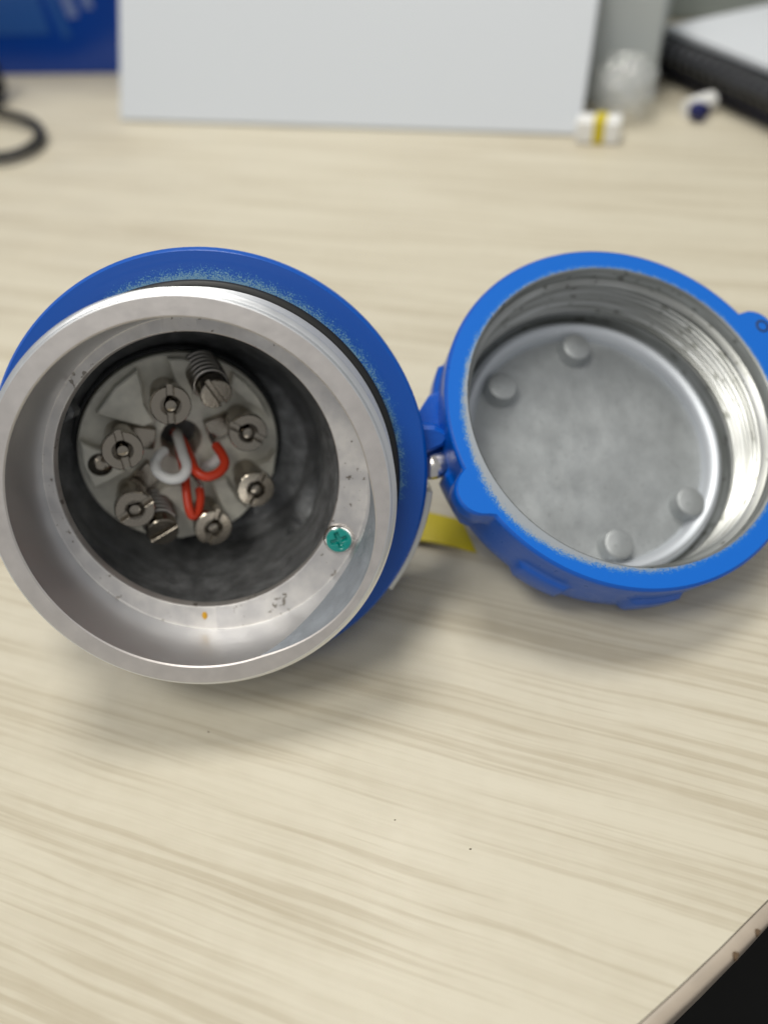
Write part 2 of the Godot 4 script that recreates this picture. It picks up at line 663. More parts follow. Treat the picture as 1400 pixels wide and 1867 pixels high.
	var levels := [[-1.8, -0.9, 26.5, -17.6], [-2.6, -1.0, 27.2, -18.6], [-3.6, -1.4, 27.4, -22.0], [-4.6, -1.6, 26.8, -27.0], [-4.6, -1.2, 25.8, -32.0], [-3.6, -0.4, 24.0, -38.0], [-2.6, 0, 21.5, -43.5], [-2.4, 0, 19.0, -46.2], [-2.4, 0, 15.0, -47.0], [-2.4, 0, 0.05, -47.2]]
	for j in 61:
		var f := j / 60.0 * (levels.size() - 1)
		var i0 := mini(int(f), levels.size() - 2)
		var row := PackedVector3Array()
		for i in 121:
			var a := TAU * (i % 120) / 120
			var q := [0.0, 0.0, 0.0, 0.0]
			for c in 4:
				q[c] = lerpf(levels[i0][c], levels[i0 + 1][c], f - i0)
			var d := Vector3(cos(a), 0, sin(a))
			var p: Vector3 = (d * q[2] + Vector3(q[0], q[3], q[1])) * MM
			var out := 0.7 * lump.get_noise_3dv(p) * smoothstep(0.0, 1.5, f)
			# recess of the cable entry low in the right wall
			var hole := Vector2(rad_to_deg(wrapf(a, -PI, PI)) - 30.0, (q[3] + 39.0) * 3.0).length()
			out += 5.0 * (1.0 - smoothstep(14.0, 18.0, hole))
			row.append(p + d * out * MM)
		rows.append(row)
	mb = MB.new()
	mb.grid(rows, true, Vector3(0, -0.03, 0), false)
	part("cavity_wall", mb, M.cast, h)
	# web across the upper left of the cavity
	mb = MB.new()
	mb.box(Vector3(4, 5, 5) * MM, 0.8 * MM, Transform3D(Basis(Vector3.UP, 0.45), Vector3(-28.6, -27.0, -12.6) * MM))
	part("inner_web", mb, M.cast, h)

	# green sealing screw on the ledge
	var gs := Vector3(24.6, -15.5, 11.6)
	mb = MB.new()
	mb.lathe([Vector2(2.95, -0.3), Vector2(2.95, 0.55), Vector2(2.7, 1.0), Vector2(2.35, 1.25), Vector2(2.0, 1.3)].map(func(q): return q * MM), 36)
	var scr := part("sealing_screw", mb, M.chrome, h, Transform3D(Basis(), gs * MM))
	scr.set_meta("label", "silver cross-head screw with teal paint on its head")
	mb = MB.new()
	rows = []
	for j in 16:
		var row := PackedVector3Array()
		var r := 2.45 * j / 15.0
		for i in 73:
			var a := TAU * i / 72
			var p := Vector2(r * cos(a), r * sin(a))
			var q := p.rotated(0.35)
			var arm := maxf((1.0 - smoothstep(0.28, 0.5, absf(q.x))) * (1.0 - smoothstep(1.35, 1.75, absf(q.y))), (1.0 - smoothstep(0.28, 0.5, absf(q.y))) * (1.0 - smoothstep(1.35, 1.75, absf(q.x))))
			var y0 := 1.62 - 0.05 * r * r - (0.12 if j == 15 else 0.0) - 1.0 * arm * (1.0 - 0.35 * r / 2.45)
			row.append(Vector3(p.x, y0, p.y) * MM)
		rows.append(row)
	mb.grid(rows, true, Vector3(0, -0.01, 0))
	part("paint_seal", mb, M.teal, scr)
	mb = MB.new()
	mb.lathe([Vector2(1.0, 0.0), Vector2(0.85, 0.25), Vector2(0.4, 0.4), Vector2(0.0, 0.42)].map(func(q): return q * 0.55 * MM), 16)
	var drop := part("yellow_drop", mb, M.yellow_drop, h, Transform3D(Basis().scaled(Vector3(1, 1, 1.5)), Vector3(-2.3, -15.48, 27.6) * MM))

	# nameplate on the right side of the body, and the blue hinge lug
	mb = MB.new()
	mb.lathe([Vector2(42.2, -36), Vector2(43.3, -35.7), Vector2(43.5, -35.3), Vector2(43.5, -23.2), Vector2(43.3, -22.8), Vector2(42.2, -22.6)].map(func(q): return q * MM), 24, Vector3.ZERO, deg_to_rad(6), deg_to_rad(36))
	for a in [6.0, 36.0]:
		var d := Vector3(cos(deg_to_rad(a)), 0, sin(deg_to_rad(a)))
		mb.flat([d * 42.2 * MM + Vector3(0, -36, 0) * MM, d * 43.5 * MM + Vector3(0, -35.3, 0) * MM, d * 43.5 * MM + Vector3(0, -23.2, 0) * MM, d * 42.2 * MM + Vector3(0, -22.6, 0) * MM], Vector3(d.z, 0, -d.x) * (1.0 if a < 20.0 else -1.0))
	part("nameplate", mb, M.plate, h)
	mb = MB.new()
	mb.prism(PackedVector2Array([Vector2(38, -9.0), Vector2(43.6, -8.6), Vector2(46.0, -7.4), Vector2(46.4, -6.0), Vector2(45.4, -4.6), Vector2(41.0, -2.6), Vector2(38, -2.0)].map(func(q): return q * MM)), -31 * MM, -24 * MM, 0.7 * MM)
	part("hinge_lug", mb, M.paint, h)

	# --- terminal block, tilted inside the cavity
	var bt := Transform3D(Basis(Vector3(0.94143, -0.33268, -0.05505), Vector3(0.33718, 0.93063, 0.14227), Vector3(0.0039, -0.1525, 0.9883)).orthonormalized(), Vector3(-10.37, -37.46, -1.81) * MM)
	var c0 := Vector2(0.8, 0.6)
	var hc := Vector2(0.9, -1.8)
	var hr := 4.3
	rows = []
	for j in 6:
		var row := PackedVector3Array()
		for i in 97:
			var a := TAU * i / 96
			var inn := hc + Vector2(cos(a), sin(a)) * hr
			var outp := c0 + Vector2(cos(a), sin(a)) * 20.7
			var q := [inn, inn, inn + Vector2(cos(a), sin(a)) * 0.4, outp, outp + Vector2(cos(a), sin(a)) * 0.3, outp + Vector2(cos(a), sin(a)) * 0.3][j] as Vector2
			row.append(Vector3(q.x, [-11.5, -0.35, 0.0, 0.0, -0.35, -5.0][j], q.y) * MM)
		rows.append(row)
	mb = MB.new()
	for j in [0, 1, 2, 3, 4]:   # each band apart, so that its edges stay crisp
		mb.grid([rows[j], rows[j + 1]], true, Vector3(hc.x * MM, 0, hc.y * MM) if j == 0 else Vector3(0, -0.01, 0), j != 0)
	var block := part("terminal_block", mb, M.ceramic, h, bt)
	mb = MB.new()
	mb.lathe([Vector2(hr + 0.1, -11.5), Vector2(0, -11.5)].map(func(q): return q * MM), 32, Vector3(hc.x, 0, hc.y) * MM)
	part("wire_hole_bottom", mb, M.ceramic, block)
	for w in [
		[-15.2, -10.3, -10.9, -15.2, -6.3, -18.2, -5.8, -15.2, -5.8, -10.9, -4.3, -7.2, -6.5, -6.5, -9.8, -7.8, -13.3, -9.2],
		[-0.1, -19.9, 2.5, -19.7, 4.6, -19.0, 3.8, -15.4, 4.1, -12.3, 2.6, -9.7, 1.6, -11.9, 0.7, -15.7],
		[12.7, -15.7, 15.2, -13.3, 17.9, -9.7, 19.5, -5.2, 17.4, -7.7, 14.7, -9.5, 11.9, -12.9],
		[-19.0, -4.8, -17.4, -3.6, -15.3, -2.4, -13.3, 1.5, -11.5, 2.8, -14.2, 4.1, -18.0, 5.5, -19.3, 0.1],
		[-6.3, 9.6, -4.1, 7.7, -0.3, 7.3, 0.6, 14.0, 1.9, 19.9, -2.0, 20.2, -4.8, 19.1, -5.3, 14.3],
		[6.0, 7.7, 9.2, 7.7, 11.0, 12.4, 13.5, 15.5, 11.5, 17.2, 9.2, 18.5, 7.6, 14.5],
		[16.4, 5.6, 18.9, 4.9, 20.6, 2.9, 19.8, 7.8, 18.2, 10.2]]:
		var poly := PackedVector2Array()
		for i in range(0, w.size(), 2):
			poly.append(Vector2(w[i], w[i + 1]) * MM)
		mb = MB.new()
		mb.prism(poly, -0.5 * MM, 3.0 * MM, 0.3 * MM)
		part("ceramic_wedge", mb, M.ceramic, block)
	mb = MB.new()
	mb.lathe([Vector2(20.8, -5), Vector2(21.4, -5), Vector2(22.3, -2.4), Vector2(22.2, -1.5), Vector2(21.8, -1.1), Vector2(21.4, -1.2), Vector2(21.2, -2.0), Vector2(21.05, -5)].map(func(q): return q * MM), 80, Vector3(c0.x, 0, c0.y) * MM)
	part("block_collar", mb, M.dark_plastic, h, bt)
	# six posts: [x, z, angle of the slot]
	var proto := {}
	for p in [[-1.4, -12.9, 94.0, 0], [-11.5, -4.9, 84.0, 1], [-10.9, 7.9, -28.0, 1], [4.2, 14.8, -66.0, 0], [13.9, 7.4, -58.0, 0], [13.2, -5.4, 32.0, 1]]:
		var base := Transform3D(Basis(Vector3.UP, -deg_to_rad(p[2])), Vector3(p[0], 0, p[1]) * MM)
		if proto.is_empty():
			var b := MB.new()
			b.lathe([Vector2(2.8, -0.5), Vector2(2.8, 4.0), Vector2(3.3, 4.2), Vector2(3.3, 8.9), Vector2(3.75, 9.2), Vector2(3.95, 9.5), Vector2(3.95, 10.3), Vector2(1.8, 10.3), Vector2(1.8, 8.0), Vector2(0, 8.0)].map(func(q): return q * MM), 40)
			proto.body = b.mesh()
			b = MB.new()
			for k in 2:
				var poly := PackedVector2Array()
				var w := 9.0
				for i in 15:
					var a := deg_to_rad(lerpf(w, 180 - w, i / 14.0)) + k * PI
					poly.append(Vector2(cos(a), sin(a)) * 3.95 * MM)
				for i in 13:
					var a := deg_to_rad(lerpf(180 - w * 2.2, w * 2.2, i / 12.0)) + k * PI
					poly.append(Vector2(cos(a), sin(a)) * 1.9 * MM)
				b.prism(poly, 10.25 * MM, 11.5 * MM, 0.18 * MM)
			proto.head = b.mesh()
			b = MB.new()
			b.lathe([Vector2(1.25, 7.9), Vector2(1.25, 11.1), Vector2(1.05, 11.45), Vector2(0.6, 11.6), Vector2(0, 11.62)].map(func(q): return q * MM), 24)
			proto.pin = b.mesh()
			b = MB.new()
			b.box(Vector3(4.6, 2.2, 5.6) * MM, 0.25 * MM, Transform3D(Basis(), Vector3(0, 0, 0)))
			proto.clamp = b.mesh()
		var post := put_mesh("terminal_post", proto.body, M.nickel, h, bt * base)
		put_mesh("slotted_head", proto.head, M.nickel, post)
		put_mesh("centre_pin", proto.pin, M.nickel, post)
		if p[3] == 0:
			continue
		var dir := (Vector2(p[0], p[1]) - hc).normalized()
		var at := Vector2(p[0], p[1]) - dir * 4.4
		put_mesh("clamp_plate", proto.clamp, M.nickel, block, Transform3D(Basis(Vector3(-dir.y, 0, dir.x), Vector3.UP, Vector3(dir.x, 0, dir.y) * -1.0), Vector3(at.x, -0.2, at.y) * MM))
	# two spring-loaded mounting screws: [x, z, slot angle, lean in x, lean in z]
	for p in [[6.45, -17.3, 60.0, 1.25, 3.5], [-6.26, 11.7, -28.0, 0.13, 2.4]]:
		var up := Vector3(p[3], 11.5, p[4]).normalized()
		var across := up.cross(Vector3(0, 0, 1)).normalized()
		var lean := Transform3D(Basis(across, up, across.cross(up)), Vector3(p[0], 0, p[1]) * MM)
		var b := MB.new()
		b.lathe([Vector2(1.7, -1), Vector2(1.7, 8.4), Vector2(2.9, 8.4), Vector2(3.25, 8.6), Vector2(3.25, 10.2)].map(func(q): return q * MM), 36)
		for k in 2:   # the two halves of the slotted head
			var poly := PackedVector2Array()
			for i in 17:
				var a := deg_to_rad(lerpf(9, 171, i / 16.0)) + k * PI
				poly.append(Vector2(cos(a), sin(a)) * 3.25 * MM)
			b.prism(poly, 10.1 * MM, 11.4 * MM, 0.18 * MM)
		b.lathe([Vector2(3.2, 10.2), Vector2(0, 10.2)].map(func(q): return q * MM), 36)
		var sc := part("spring_screw", b, M.nickel, h, bt * lean * Transform3D(Basis(Vector3.UP, -deg_to_rad(p[2])), Vector3.ZERO))
		b = MB.new()
		var coil := []
		for i in 73:
			var a := TAU * i / 12.0
			coil.append(Vector3(cos(a) * 3.3, -0.6 + 8.6 * i / 72.0, sin(a) * 3.3) * MM)
		b.tube(coil, 0.5 * MM, 8, 2)
		part("spring", b, M.steel, sc)
	mb = MB.new()
	mb.lathe([Vector2(2.5, -0.2), Vector2(2.5, 0.5), Vector2(2.0, 1.1), Vector2(1.0, 1.45), Vector2(0.9, 0.9), Vector2(0, 0.8)].map(func(q): return q * MM), 28)
	part("small_screw", mb, M.nickel, block, Transform3D(Basis(), Vector3(-16.0, 2.6, 0.5) * MM))
	# wires, in the block's own axes
	var wire := func(called: String, pts: Array, r: float, m: Material) -> void:
		var b := MB.new()
		b.tube(pts.map(func(q): return q * MM), r * MM, 14, 7)
		part(called, b, m, h, bt)
	run_wires(wire)


func run_wires(wire: Callable) -> void:
	wire.call("white_wire", [Vector3(0.8, -6.8, -1.1), Vector3(0.4, -1.0, -1.6), Vector3(0.4, 5.0, -0.2), Vector3(0.5, 8.5, 1.4), Vector3(-0.9, 10.0, 2.7), Vector3(-3.2, 10.0, 2.9), Vector3(-5.2, 8.5, 1.8), Vector3(-5.5, 6.5, 0.5), Vector3(-4.5, 5.0, -0.6), Vector3(-3.2, 3.5, -0.9)], 1.1, M.white_wire)
	wire.call("red_wire", [Vector3(0.3, -6.8, -1.2), Vector3(1.2, -1.0, -0.9), Vector3(1.8, 5.0, 0.9), Vector3(2.2, 9.0, 2.2), Vector3(3.9, 10.5, 3.2), Vector3(6.5, 10.0, 3.0), Vector3(8.3, 8.5, 1.8), Vector3(8.2, 6.5, 0.3), Vector3(7.4, 4.5, -1.1)], 1.02, M.red)
	wire.call("red_wire", [Vector3(0.8, -6.0, 0.1), Vector3(0.3, 1.0, 1.4), Vector3(0.3, 5.0, 4.0), Vector3(-0.1, 8.0, 6.9), Vector3(-0.2, 10.0, 9.8), Vector3(0.3, 10.5, 11.6), Vector3(1.6, 9.5, 11.2), Vector3(2.6, 7.5, 9.4), Vector3(2.8, 6.0, 7.8)], 0.95, M.red)
	wire.call("bare_end", [Vector3(7.4, 4.5, -1.1), Vector3(7.1, 3.8, -1.6), Vector3(6.7, 2.5, -2.6)], 0.5, M.chrome)
	wire.call("bare_end", [Vector3(2.8, 6.0, 7.8), Vector3(3.2, 5.5, 7.0), Vector3(2.6, 4.2, 5.9), Vector3(2.1, 3.0, 5.3)], 0.6, M.chrome)
	wire.call("white_wire_stub", [Vector3(5.2, 0.6, 4.8), Vector3(6.7, 3.5, 3.0), Vector3(8.0, 4.0, 1.7)], 1.1, M.white_wire)


# ---------------------------------------------------------------- the cap
func make_cap() -> void:
	var tf := Transform3D(Basis(Vector3(0.977, -0.21236, 0.01928), Vector3(0.18163, 0.87617, 0.44647), Vector3(-0.1117, -0.4327, 0.89459)).orthonormalized(), Vector3(0.0516, 0.0343, -0.1196))
	var h := thing("screw_cap", "loose blue screw cap with bare metal inside, lying open side up right of the housing", "cap", tf)
	var n_a := 288
	var ear := func(a: float, at: float, reach: float) -> float:   # radius of a rounded ear of 4.4 mm
		var d := wrapf(a - at, -PI, PI)
		var s := reach * sin(d)
		if absf(s) > 5.0 or absf(d) > 1.0:
			return 0.0
		return reach * cos(d) + sqrt(25.0 - s * s)
	var ears := [deg_to_rad(148.4), deg_to_rad(-33.6)]
	var radius := func(a: float, t: float) -> float:
		var base: float
		var pr := [[0.0, 37.3], [0.35, 37.85], [1.0, 38.0], [14.0, 37.6], [18.0, 34.5], [22.0, 30.5], [25.6, 24.3], [29.5, 16.0], [29.9, 14.5]]
		base = pr[-1][1]
		for i in pr.size() - 1:
			if t >= pr[i][0] and t <= pr[i + 1][0]:
				base = lerpf(pr[i][1], pr[i + 1][1], (t - pr[i][0]) / (pr[i + 1][0] - pr[i][0]))
				break
		var r := base
		for e in ears.size():
			var x: float = ear.call(a, ears[e], 37.0 if e == 0 else 38.0)
			if x > 0.0 and t < 6.2:
				x -= (38.0 - base) if t < 1.0 else 0.0
				var k := exp(-absf(x - r) * 1.1) * 0.5
				r = maxf(r, lerpf(r, x, 1.0 - smoothstep(5.0, 6.2, t))) + k * (1.0 - smoothstep(5.0, 6.2, t))
		# grip ribs round the wall
		var g := fposmod(rad_to_deg(a) + 9.0, 36.0) - 18.0
		r += 1.1 * (1.0 - smoothstep(7.0, 9.0, absf(g))) * smoothstep(7.2, 8.2, t) * (1.0 - smoothstep(15.0, 18.0, t))
		return r
	var ts := [0.0, 0.1, 0.35, 0.6, 1.0, 2.5, 5.0, 5.6, 6.2, 7.2, 7.7, 8.2, 11, 14, 15, 16.5, 18, 20, 22.0, 23.8, 25.6, 27.5, 29.5, 29.9]
	var rows := []
	for t in ts:
		var row := PackedVector3Array()
		for i in n_a + 1:
			var a := TAU * (i % n_a) / n_a
			row.append(Vector3(cos(a), 0, sin(a)) * radius.call(a, t) * MM + Vector3(0, -t, 0) * MM)
		rows.append(row)
	var last := PackedVector3Array()
	for i in n_a + 1:
		last.append(Vector3(0, -30.0, 0) * MM)
	rows.append(last)
	var mb := MB.new()
	mb.grid(rows, true, Vector3(0, -0.012, 0))
	part("outer_shell", mb, M.paint, h)
	# painted rim with bare metal showing along its inner edge
	rows = []
	var uvs := []
	for j in 7:
		var row := PackedVector3Array()
		var ru := PackedVector2Array()
		for i in n_a + 1:
			var a := TAU * (i % n_a) / n_a
			var r := lerpf(33.4, radius.call(a, 0.0), j / 6.0)
			row.append(Vector3(cos(a) * r, 0.0, sin(a) * r) * MM)
			ru.append(Vector2(float(i) / n_a, (r - 33.4) / 4.4))
		rows.append(row)
		uvs.append(ru)
	mb = MB.new()
	mb.grid(rows, true, Vector3(0, -1, 0), true, uvs)
	part("rim", mb, M.rim, h)
	# bare inside: counterbore, thread, undercut
	var prof := [Vector2(33.4, 0.0), Vector2(33.1, -0.3), Vector2(33.05, -3.4), Vector2(32.4, -3.9)]
	var y := -4.4
	while y > -14.5:
		prof.append_array([Vector2(31.9, y), Vector2(31.9, y - 0.3), Vector2(32.6, y - 0.7), Vector2(32.6, y - 0.95)])
		y -= 1.4
	prof.append_array([Vector2(32.0, -15.4), Vector2(32.0, -17.4), Vector2(31.0, -19.2)])
	mb = MB.new()
	mb.lathe(prof.map(func(q): return q * MM), 144)
	part("thread", mb, M.greasy, h)
	mb = MB.new()
	mb.lathe([Vector2(31.2, -19.2), Vector2(30.9, -17.9), Vector2(30.3, -17.1), Vector2(29.5, -16.8), Vector2(28.6, -17.1), Vector2(27.8, -17.9), Vector2(27.3, -19.0), Vector2(27.1, -19.8)].map(func(q): return q * MM), 120)
	part("seal_bead", mb, M.bead, h)
	rows = []
	var lump := noise(61, 0.25, 2)
	for j in 15:
		var row := PackedVector3Array()
		for i in 97:
			var a := TAU * (i % 96) / 96
			var r := 27.15 * j / 14.0 * MM
			var p := Vector3(cos(a) * r, 0, sin(a) * r)
			row.append(p + Vector3(0, -19.8 + (0.3 * lump.get_noise_2d(p.x * 1000.0 / 12.0, p.z * 1000.0 / 12.0) if j < 14 else 0.0), 0) * MM)
		rows.append(row)
	mb = MB.new()
	mb.grid(rows, true, Vector3(0, -1, 0))
	part("inner_floor", mb, M.capfloor, h)
	mb = MB.new()
	mb.lathe([Vector2(4.1, -0.6), Vector2(3.7, 0.4), Vector2(3.45, 3.0), Vector2(3.2, 3.5), Vector2(2.7, 3.75), Vector2(0, 3.8)].map(func(q): return q * MM), 32)
	var boss := mb.mesh()
	for q in [[-20.6, -12.0], [-2.2, -23.6], [21.2, 13.3], [3.4, 23.8]]:
		put_mesh("boss", boss, M.capfloor, h, Transform3D(Basis(), Vector3(q[0], -20.0, q[1]) * MM))
	# set screw in the right-hand ear
	mb = MB.new()
	mb.lathe([Vector2(1.5, 0.05), Vector2(1.1, 0.12), Vector2(0.9, -0.5), Vector2(0, -0.6)].map(func(q): return q * MM), 24)
	var ep := Vector3(cos(ears[1]), 0, sin(ears[1])) * 40.0 * MM
	part("ear_screw", mb, M.dark_plastic, h, Transform3D(Basis(), ep))
	# hinge arm reaching to the housing, with its bright pin
	mb = MB.new()
	mb.prism(PackedVector2Array([Vector2(-36, -6), Vector2(-39.6, -3.6), Vector2(-42.6, 1.6), Vector2(-42.0, 4.2), Vector2(-39.4, 5.2), Vector2(-36, 9.0)].map(func(q): return q * MM)), -13 * MM, -7 * MM, 0.6 * MM)
	part("hinge_arm", mb, M.paint, h)
	mb = MB.new()
	mb.lathe([Vector2(1.2, -2.5), Vector2(1.3, 0), Vector2(2.4, 0.2), Vector2(2.5, 1.4), Vector2(1.6, 2.2), Vector2(0, 2.5)].map(func(q): return q * MM), 28)
	part("hinge_pin", mb, M.chrome, h, Transform3D(Basis(Vector3(0, 0, 1), 0.3).scaled(Vector3(1.5, 1.5, 1.5)), Vector3(-38.4, -10.5, 10.2) * MM))


# ---------------------------------------------------------------- the desk and what stands at its back
func make_desk() -> void:
	var d := thing("desk", "pale wood-grain desk with a light edge band and dark gap at lower right", "desk", Transform3D())
	# front right edge, a shallow curve (inner line of the band), then far round the back
	var inner := [Vector2(-0.30, 0.155), Vector2(-0.12, 0.058), Vector2(-0.02, 0.0042), Vector2(0.0281, -0.0219), Vector2(0.0354, -0.0258), Vector2(0.0434, -0.0303), Vector2(0.0478, -0.0329), Vector2(0.0536, -0.0363), Vector2(0.12, -0.083), Vector2(0.30, -0.235)]
	var outer := []
	for i in inner.size():
		var a: Vector2 = (inner[mini(i + 1, inner.size() - 1)] - inner[maxi(i - 1, 0)]).normalized()
		outer.append(inner[i] + Vector2(-a.y, a.x) * 0.0023)
	var poly := PackedVector2Array(inner)
	for q in [Vector2(0.9, -0.7), Vector2(0.9, -1.0), Vector2(-1.0, -1.0), Vector2(-1.0, 0.4), Vector2(-0.5, 0.27)]:
		poly.append(q)
	var mb := MB.new()
	var tri := Geometry2D.triangulate_polygon(poly)
	var along := Vector2(0.9153, 0.4028)
	var across := Vector2(-0.4028, 0.9153)
	for lev in [[0.0, 1.0], [-0.025, -1.0]]:
		var o := mb.v.size()
		for q in poly:
			mb.v.append(Vector3(q.x, lev[0], q.y))
			mb.n.append(Vector3(0, lev[1], 0))
			mb.uv.append(Vector2(q.dot(along), q.dot(across)) / 0.34)
		for i in range(0, tri.size(), 3):
			mb.tri(o + tri[i], o + tri[i + 1], o + tri[i + 2])
	part("desktop", mb, M.wood, d)
	# glue line and band with a rounded outer edge
	var rows := []
	var prof := [[0.06, -0.0006], [0.06, -0.0002], [0.08, -0.00002], [0.5, -0.00002], [0.8, -0.0002], [0.95, -0.0007], [1.0, -0.0015], [1.0, -0.023], [0.9, -0.025]]
	for e in prof:
		var row := PackedVector3Array()
		for i in inner.size() * 8 - 7:
			var k := mini(i / 8, inner.size() - 2)
			var f := i / 8.0 - k
			var a: Vector2 = inner[k].lerp(inner[k + 1], f)
			var b: Vector2 = outer[k].lerp(outer[k + 1], f)
			var p: Vector2 = a.lerp(b, e[0])
			row.append(Vector3(p.x, e[1], p.y))
		rows.append(row)
	mb = MB.new()
	mb.grid(rows, false, Vector3(-0.1, -0.1, -0.2))
	part("edge_band", mb, M.band, d)
	rows = []
	for e in [[0.0, -0.0004], [0.075, -0.0004]]:
		var row := PackedVector3Array()
		for i in inner.size():
			var p: Vector2 = inner[i].lerp(outer[i], e[0])
			row.append(Vector3(p.x, e[1], p.y))
		rows.append(row)
	mb = MB.new()
	mb.grid(rows, false, Vector3(0, -1, 0))
	part("glue_line", mb, M.gap, d)
	for q in [[0.04545, -0.0291, 0.0006], [0.0500, -0.0319, 0.0005]]:
		mb = MB.new()
		var blob := PackedVector2Array()
		for i in 9:
			var a := TAU * i / 9
			blob.append(Vector2(cos(a) * (1.0 + 0.3 * sin(i * 2.3)), sin(a) * (0.8 + 0.25 * cos(i * 1.7))) * q[2])
		mb.prism(blob, -0.0012, 0.00004, 0.0001)
		part("chip", mb, M.chip, d, Transform3D(Basis(Vector3.UP, 0.6), Vector3(q[0], 0, q[1])))
	for q in [[-0.0394, -0.0775, 0.00022], [0.0079, -0.0494, 0.00024], [-0.0045, -0.0559, 0.00018]]:
		mb = MB.new()
		mb.lathe([Vector2(1.0, 0.0), Vector2(0.8, 0.5), Vector2(0.0, 0.7)].map(func(p): return p * q[2]), 9)
		part("crumb", mb, M.speck, d, Transform3D(Basis(Vector3.UP, q[0] * 90).scaled(Vector3(1, 1, 0.55)), Vector3(q[0], 0.0, q[1])))

	mb = MB.new()
	mb.box(Vector3(5, 0.05, 5), 0.01, Transform3D(Basis(), Vector3(0, -0.78, -0.3)))
	var fl := part("floor", mb, M.floor)
	fl.set_meta("kind", "structure")


func card(size: Vector3, m: Material, tf: Transform3D, bevel := 0.0006) -> MB:
	var b := MB.new()
	b.box(size, bevel, tf)
	return b


func make_background() -> void:
	# yellow tape on the desk between the housing and the cap
	var mb := MB.new()
	var rows := [PackedVector3Array(), PackedVector3Array(), PackedVector3Array(), PackedVector3Array()]
	for i in 13:
		var t := i / 12.0
		var c := Vector2(0.000, -0.1275).lerp(Vector2(0.0192, -0.1200), t)
		var w := Vector2(0.0008, 0.0052)
		var lift := 0.0008 + 0.0011 * sin(t * PI)
		for j in 4:
			var p: Vector2 = c + w * [-1.0, -1.0, 1.0, 1.0][j]
			rows[j].append(Vector3(p.x, lift - (0.0003 if j % 3 == 0 else 0.0), p.y))
	mb.grid(rows, false, Vector3(0.01, -0.05, -0.12))
	var tape := part("tape_strip", mb, M.yellow)
	tag(tape, "short strip of yellow tape on the desk between housing and cap", "tape")

	# white board leaning back on a grey box
	var bx := Vector3(0.2180, 0, 0.0907).normalized()
	var lean := Vector3(0.1657, 0.8558, -0.49)
	lean = (lean - bx * lean.dot(bx)).normalized()
	var bn := bx.cross(lean).normalized()
	mb = card(Vector3(0.236, 0.2, 0.004), M.white_card, Transform3D(), 0.0005)
	var base := Vector3(-0.113, 0.0, -0.4378).lerp(Vector3(0.1049, 0.0, -0.3471), 0.5)
	var o := part("white_board", mb, M.white_card, self, Transform3D(Basis(bx, lean, bn), base - bn * 0.002 + Vector3(0, 0.001, 0)))
	tag(o, "large plain white board leaning back at the rear of the desk", "board")
	var back := Vector3(bx.z, 0, -bx.x)
	var corner := Vector3(0.1462, 0, -0.3755)
	mb = card(Vector3(0.20, 0.066, 0.10), M.grey_box, Transform3D(), 0.0015)
	o = part("grey_box", mb, M.grey_box, self, Transform3D(Basis(bx, Vector3.UP, bx.cross(Vector3.UP)), corner - bx * 0.10 + back * 0.05))
	tag(o, "plain grey box standing behind the right end of the white board", "box")

	# blue glossy box with pale print at the left
	var bd := (Vector3(-0.1289, 0, -0.5233) - Vector3(-0.2062, 0, -0.549)).normalized()
	var bb := Basis(bd, Vector3.UP, bd.cross(Vector3.UP))
	var blue := thing("blue_box", "glossy blue carton with pale print at the far left, behind the cable", "carton", Transform3D(bb, Vector3(-0.1289, 0, -0.5233) - bd * 0.098))
	mb = card(Vector3(0.26, 0.19, 0.06), M.blue_card, Transform3D(Basis(), Vector3(0.0, 0, -0.03)), 0.001)
	part("carton", mb, M.blue_card, blue)
	for q in [[0.082, 0.030, 0.007, 0.06, -0.12, 0], [0.0735, 0.020, 0.006, 0.07, -0.14, 1], [0.0935, 0.034, 0.006, 0.02, 0.0, 0], [0.036, 0.022, 0.054, 0.09, 0.0, 1]]:
		mb = MB.new()
		mb.box(Vector3(q[2], q[3], 0.0004), 0.0001, Transform3D(Basis(Vector3(0, 0, 1), -q[4]), Vector3(q[0], q[1], 0.0002)))
		part("print_patch", mb, M.print if q[5] == 0 else M.print_blue, blue)

	# black cable loop, with the black case it belongs to mostly outside the frame
	mb = MB.new()
	mb.tube([Vector3(-0.235, 0.012, -0.46), Vector3(-0.195, 0.007, -0.462), Vector3(-0.165, 0.005, -0.446), Vector3(-0.1505, 0.004, -0.425), Vector3(-0.150, 0.004, -0.405), Vector3(-0.160, 0.004, -0.395), Vector3(-0.185, 0.004, -0.402), Vector3(-0.235, 0.006, -0.42)], 0.0024, 12, 8)
	o = part("cable_loop", mb, M.black)
	tag(o, "thick black cable bent into a loop at the left edge of the desk", "cable")
	mb = card(Vector3(0.10, 0.03, 0.10), M.black, Transform3D(), 0.006)
	o = part("black_case", mb, M.black, self, Transform3D(Basis(Vector3.UP, -0.3), Vector3(-0.246, 0, -0.47)))
	tag(o, "low black plastic case at the end of the looped cable", "case")

	# little white box with a yellow band, and a clear dome behind it
	var wb := thing("small_white_box", "tiny white box with a yellow band in front of the clear dome", "box", Transform3D(Basis(bx, Vector3.UP, bx.cross(Vector3.UP)), Vector3(0.1115, 0, -0.3415)))
	mb = card(Vector3(0.0185, 0.0095, 0.010), M.white_plastic, Transform3D(), 0.0008)
	part("carton", mb, M.white_plastic, wb)
	mb = card(Vector3(0.0055, 0.0099, 0.0104), M.yellow, Transform3D(Basis(), Vector3(0.0005, 0.00005, 0)), 0.0006)
	part("band", mb, M.yellow, wb)
	var dome := thing("clear_bubble", "crumpled bubble of clear plastic behind the tiny white box", "plastic bubble", Transform3D(Basis(), Vector3(0.1290, 0, -0.3640)))
	var crease := noise(71, 55.0, 2)
